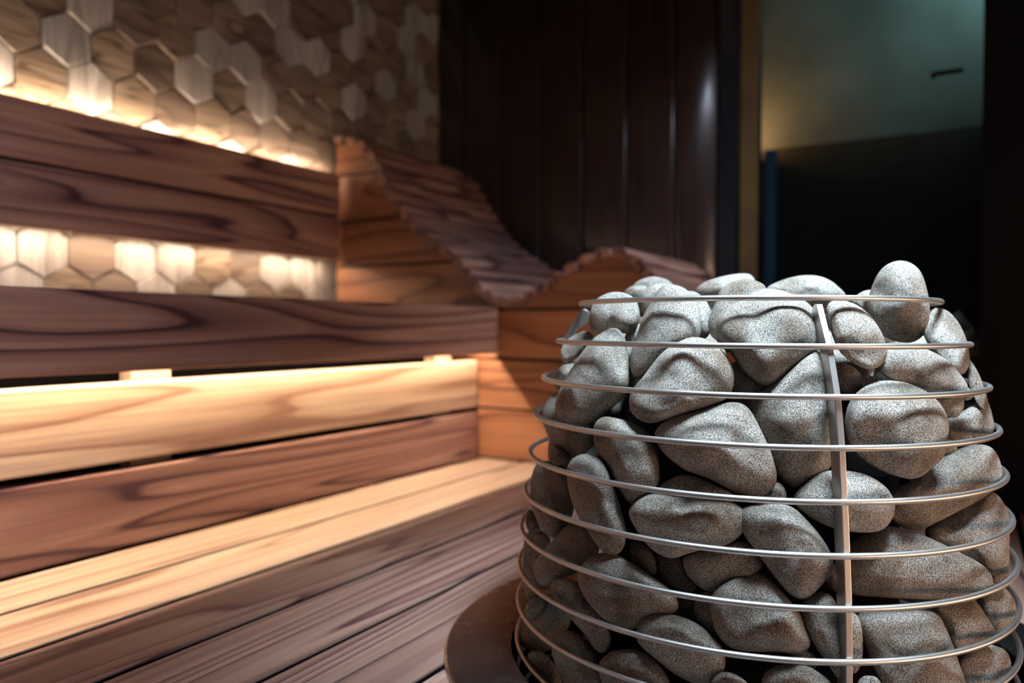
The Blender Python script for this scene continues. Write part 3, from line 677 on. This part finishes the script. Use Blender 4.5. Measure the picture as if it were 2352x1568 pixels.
def stone_shape(poly, seed):
    """unit-depth pebble: returns centroid pixel, list of (dx, dy, dz) in pixels at the stone's own distance"""
    P = smooth_loop(poly)
    A = cx = cy = 0.0
    for i in range(len(P)):
        (x0, y0), (x1, y1) = P[i], P[(i + 1) % len(P)]; c = x0 * y1 - x1 * y0
        A += c; cx += (x0 + x1) * c; cy += (y0 + y1) * c
    A *= .5; cx /= 6 * A; cy /= 6 * A; A = abs(A)
    # shape radius by angle
    N = 360; rad = [0.0] * N
    dense = []
    for i in range(len(P)):
        a, b = P[i], P[(i + 1) % len(P)]
        for k in range(8): dense.append((a[0] + (b[0] - a[0]) * k / 8 - cx, a[1] + (b[1] - a[1]) * k / 8 - cy))
    pol = sorted((math.atan2(y, x) % (2 * math.pi), math.hypot(x, y)) for x, y in dense)
    pol = [(pol[-1][0] - 2 * math.pi, pol[-1][1])] + pol + [(pol[0][0] + 2 * math.pi, pol[0][1])]
    j = 0
    for i in range(N):
        th = 2 * math.pi * i / N
        while pol[j + 1][0] < th: j += 1
        a, b = pol[j], pol[j + 1]; f = (th - a[0]) / (b[0] - a[0] + 1e-12)
        rad[i] = a[1] + f * (b[1] - a[1])
    for _ in range(2): rad = [(rad[i - 1] + 2 * rad[i] + rad[(i + 1) % N]) / 4 for i in range(N)]
    rq = math.sqrt(A / math.pi)
    r = random.Random(seed)
    tz = min(rq * r.uniform(.78, .92), 1.25 * min(rad))
    # facets that flatten parts of the front
    fac = []
    for _ in range(3):
        an = r.uniform(0, 2 * math.pi); el = r.uniform(.35, 1.0)
        fac.append((Vector((math.cos(an) * math.cos(el), math.sin(an) * math.cos(el), math.sin(el))), r.uniform(.74, .88)))
    dirs, faces = ico_dirs(); out = []
    so = Vector((r.uniform(0, 50), r.uniform(0, 50), r.uniform(0, 50)))
    for d in dirs:
        rho = math.hypot(d.x, d.y); z = d.z
        th = math.atan2(d.y, d.x) % (2 * math.pi); u = th / (2 * math.pi) * N; i = int(u) % N; f = u - int(u)
        R = rad[i] * (1 - f) + rad[(i + 1) % N] * f
        lat = rho ** .82
        zz = (abs(z) ** .92) * (1 if z >= 0 else -1)
        # facet flattening in unit space (only affects the body, not the rim)
        q = Vector((d.x / (rho + 1e-9) * lat, d.y / (rho + 1e-9) * lat, zz))
        for n, lim in fac:
            s = q.dot(n) - lim
            if s > -.06: q.z -= n.z * (s + .06) * (s + .06) / .24 if s < .06 else n.z * s * .85
        nz = noise.noise(d * 1.4 + so) * .20 + noise.noise(d * 3.1 + so * 2) * .055
        q.z *= 1 + nz
        wob = 1 + .006 * noise.noise(d * 6 + so)
        out.append((q.x * R * wob, q.y * R * wob, q.z * tz))
    return (cx, cy), out, faces, tz

def ray(px, py): return FWD * FPX + RIGHT * (px - IMG_W / 2) + UP * (IMG_H / 2 - py)

def basket_hit(px, py):
    "distance along the pixel's ray to the wire basket, None if it passes beside it"
    u = ray(px, py).normalized(); tt = 0.45
    while tt < 1.05:
        p = CAM + u * tt
        if math.hypot(p.x, p.y) <= basket_r(min(p.z, .36)): return tt
        tt += .0015
    return None

def build_stone(i, mode, extra, label, poly):
    (cx, cy), loc, faces, tz = stone_shape(poly, 100 + i)
    d = ray(cx, cy); u = d.normalized()
    e1 = (RIGHT - u * RIGHT.dot(u)).normalized(); e2 = u.cross(e1)        # e2 points down in the picture
    if e2.z > 0: e2 = -e2
    tax = -Vector((CAM.x, CAM.y, 0)).dot(Vector((u.x, u.y, 0)).normalized()) / math.hypot(u.x, u.y)   # where the ray passes the axis
    samp = loc[::9]
    # stones lie along the basket: lean each one with the basket's surface
    gx = gy = 0.0
    if mode == 's':
        st = 24
        def slope(ax, ay):
            a, b = basket_hit(cx - ax, cy - ay), basket_hit(cx + ax, cy + ay)
            m = basket_hit(cx, cy)
            if a and b: return (b - a) / (2 * st)
            if a and m: return (m - a) / st
            if b and m: return (b - m) / st
            return None
        lim = 0.85 * 0.65 / FPX
        sx, sy = slope(st, 0), slope(0, st)
        if sx is None: sx = lim * (1 if cx > 1720 else -1)
        gx = max(-lim, min(lim, sx * .85)); gy = max(-lim, min(lim, (sy or 0) * .6))
    def spot(c, k, x, y, z):
        p = c + e1 * (x * k) + e2 * (y * k) - u * (z * k)
        if gx or gy:
            v = p - CAM; p = p + v.normalized() * (gx * x + gy * y)
        return p
    def place(tt):
        k = tt / (FPX * d.length / FPX)      # metres per pixel at that distance
        k = tt / d.length
        return k
    def protrude(tt):
        k = place(tt); c = CAM + u * tt; m = -9
        for x, y, z in samp:
            p = spot(c, k, x, y, z)
            m = max(m, math.hypot(p.x, p.y) - basket_r(min(p.z, .36)) + WR)
        return m
    if mode == 'a':
        tt = tax + extra
    else:
        best = (9, tax); tt = tax - .27
        while tt < tax + .02:
            m = protrude(tt)
            if m < best[0] - 1e-5: best = (m, tt)
            if m <= 0.0005: break
            tt += .002
        else: tt = best[1]
        tt += extra
    k = place(tt); c = CAM + u * tt
    me = bpy.data.meshes.new('sauna_stone')
    me.from_pydata([tuple(spot(c, k, x, y, z) - c) for x, y, z in loc], [], faces)
    me.update()
    bm = bmesh.new(); bm.from_mesh(me); bmesh.ops.recalc_face_normals(bm, faces=bm.faces); bm.to_mesh(me); bm.free()
    for p in me.polygons: p.use_smooth = True
    me.materials.append(M_STONE)
    o = bpy.data.objects.new('sauna_stone', me); SC.collection.objects.link(o); o.location = c
    return tag(o, label, 'stone', 'sauna stones in the heater basket')
for i, (mode, extra, label, poly) in enumerate(STONES): build_stone(i, mode, extra, label, poly)

# stones of the pile's inside and far side, under and behind the ones seen from the front
INNER = [(.060, .128, .350, .030, .026, .022), (.020, .136, .338, .026, .024, .024), (-.006, .100, .328, .030, .026, .026), (.052, .040, .334, .036, .034, .025),
         (.050, -.046, .334, .038, .038, .025), (.033, -.108, .328, .030, .028, .025), (-.030, .045, .328, .036, .034, .028), (-.045, -.028, .330, .040, .034, .028),
         (-.055, -.092, .308, .036, .034, .024), (-.070, .100, .308, .032, .032, .026), (-.088, .034, .308, .034, .030, .026), (.108, .090, .312, .036, .034, .028),
         (.118, .000, .314, .036, .042, .030), (.104, -.084, .308, .038, .036, .028), (.060, -.152, .304, .036, .030, .026), (.024, .176, .298, .036, .026, .026),
         (-.040, .156, .292, .032, .028, .024), (-.012, -.156, .296, .034, .024, .025)]
for k in range(10):
    a = math.radians(-72 + 19.5 * k); q = rnd.uniform(-.008, .008)
    INNER.append((.176 * math.cos(a), .176 * math.sin(a), .256 + q, .030, .031, .029))
    a += .17
    INNER.append((.186 * math.cos(a), .186 * math.sin(a), .198 - q, .031, .032, .029))
for i, (x, y, z, a, b_, c) in enumerate(INNER):
    dirs, faces = ico_dirs(); r = random.Random(900 + i); so = Vector((r.uniform(0, 40), r.uniform(0, 40), r.uniform(0, 40)))
    me = bpy.data.meshes.new('sauna_stone')
    M = Matrix.Rotation(math.atan2(y, x), 3, 'Z')
    me.from_pydata([tuple(M @ Vector((d.x * a, d.y * b_, d.z * c)) * (1 + .16 * noise.noise(d * 1.3 + so))) for d in dirs], [], faces)
    me.update()
    for p in me.polygons: p.use_smooth = True
    me.materials.append(M_STONE)
    o = bpy.data.objects.new('sauna_stone', me); SC.collection.objects.link(o); o.location = (x, y, z)
    tag(o, 'grey stone inside the pile, hidden behind and under the outer stones', 'stone', 'sauna stones hidden inside the heater basket')
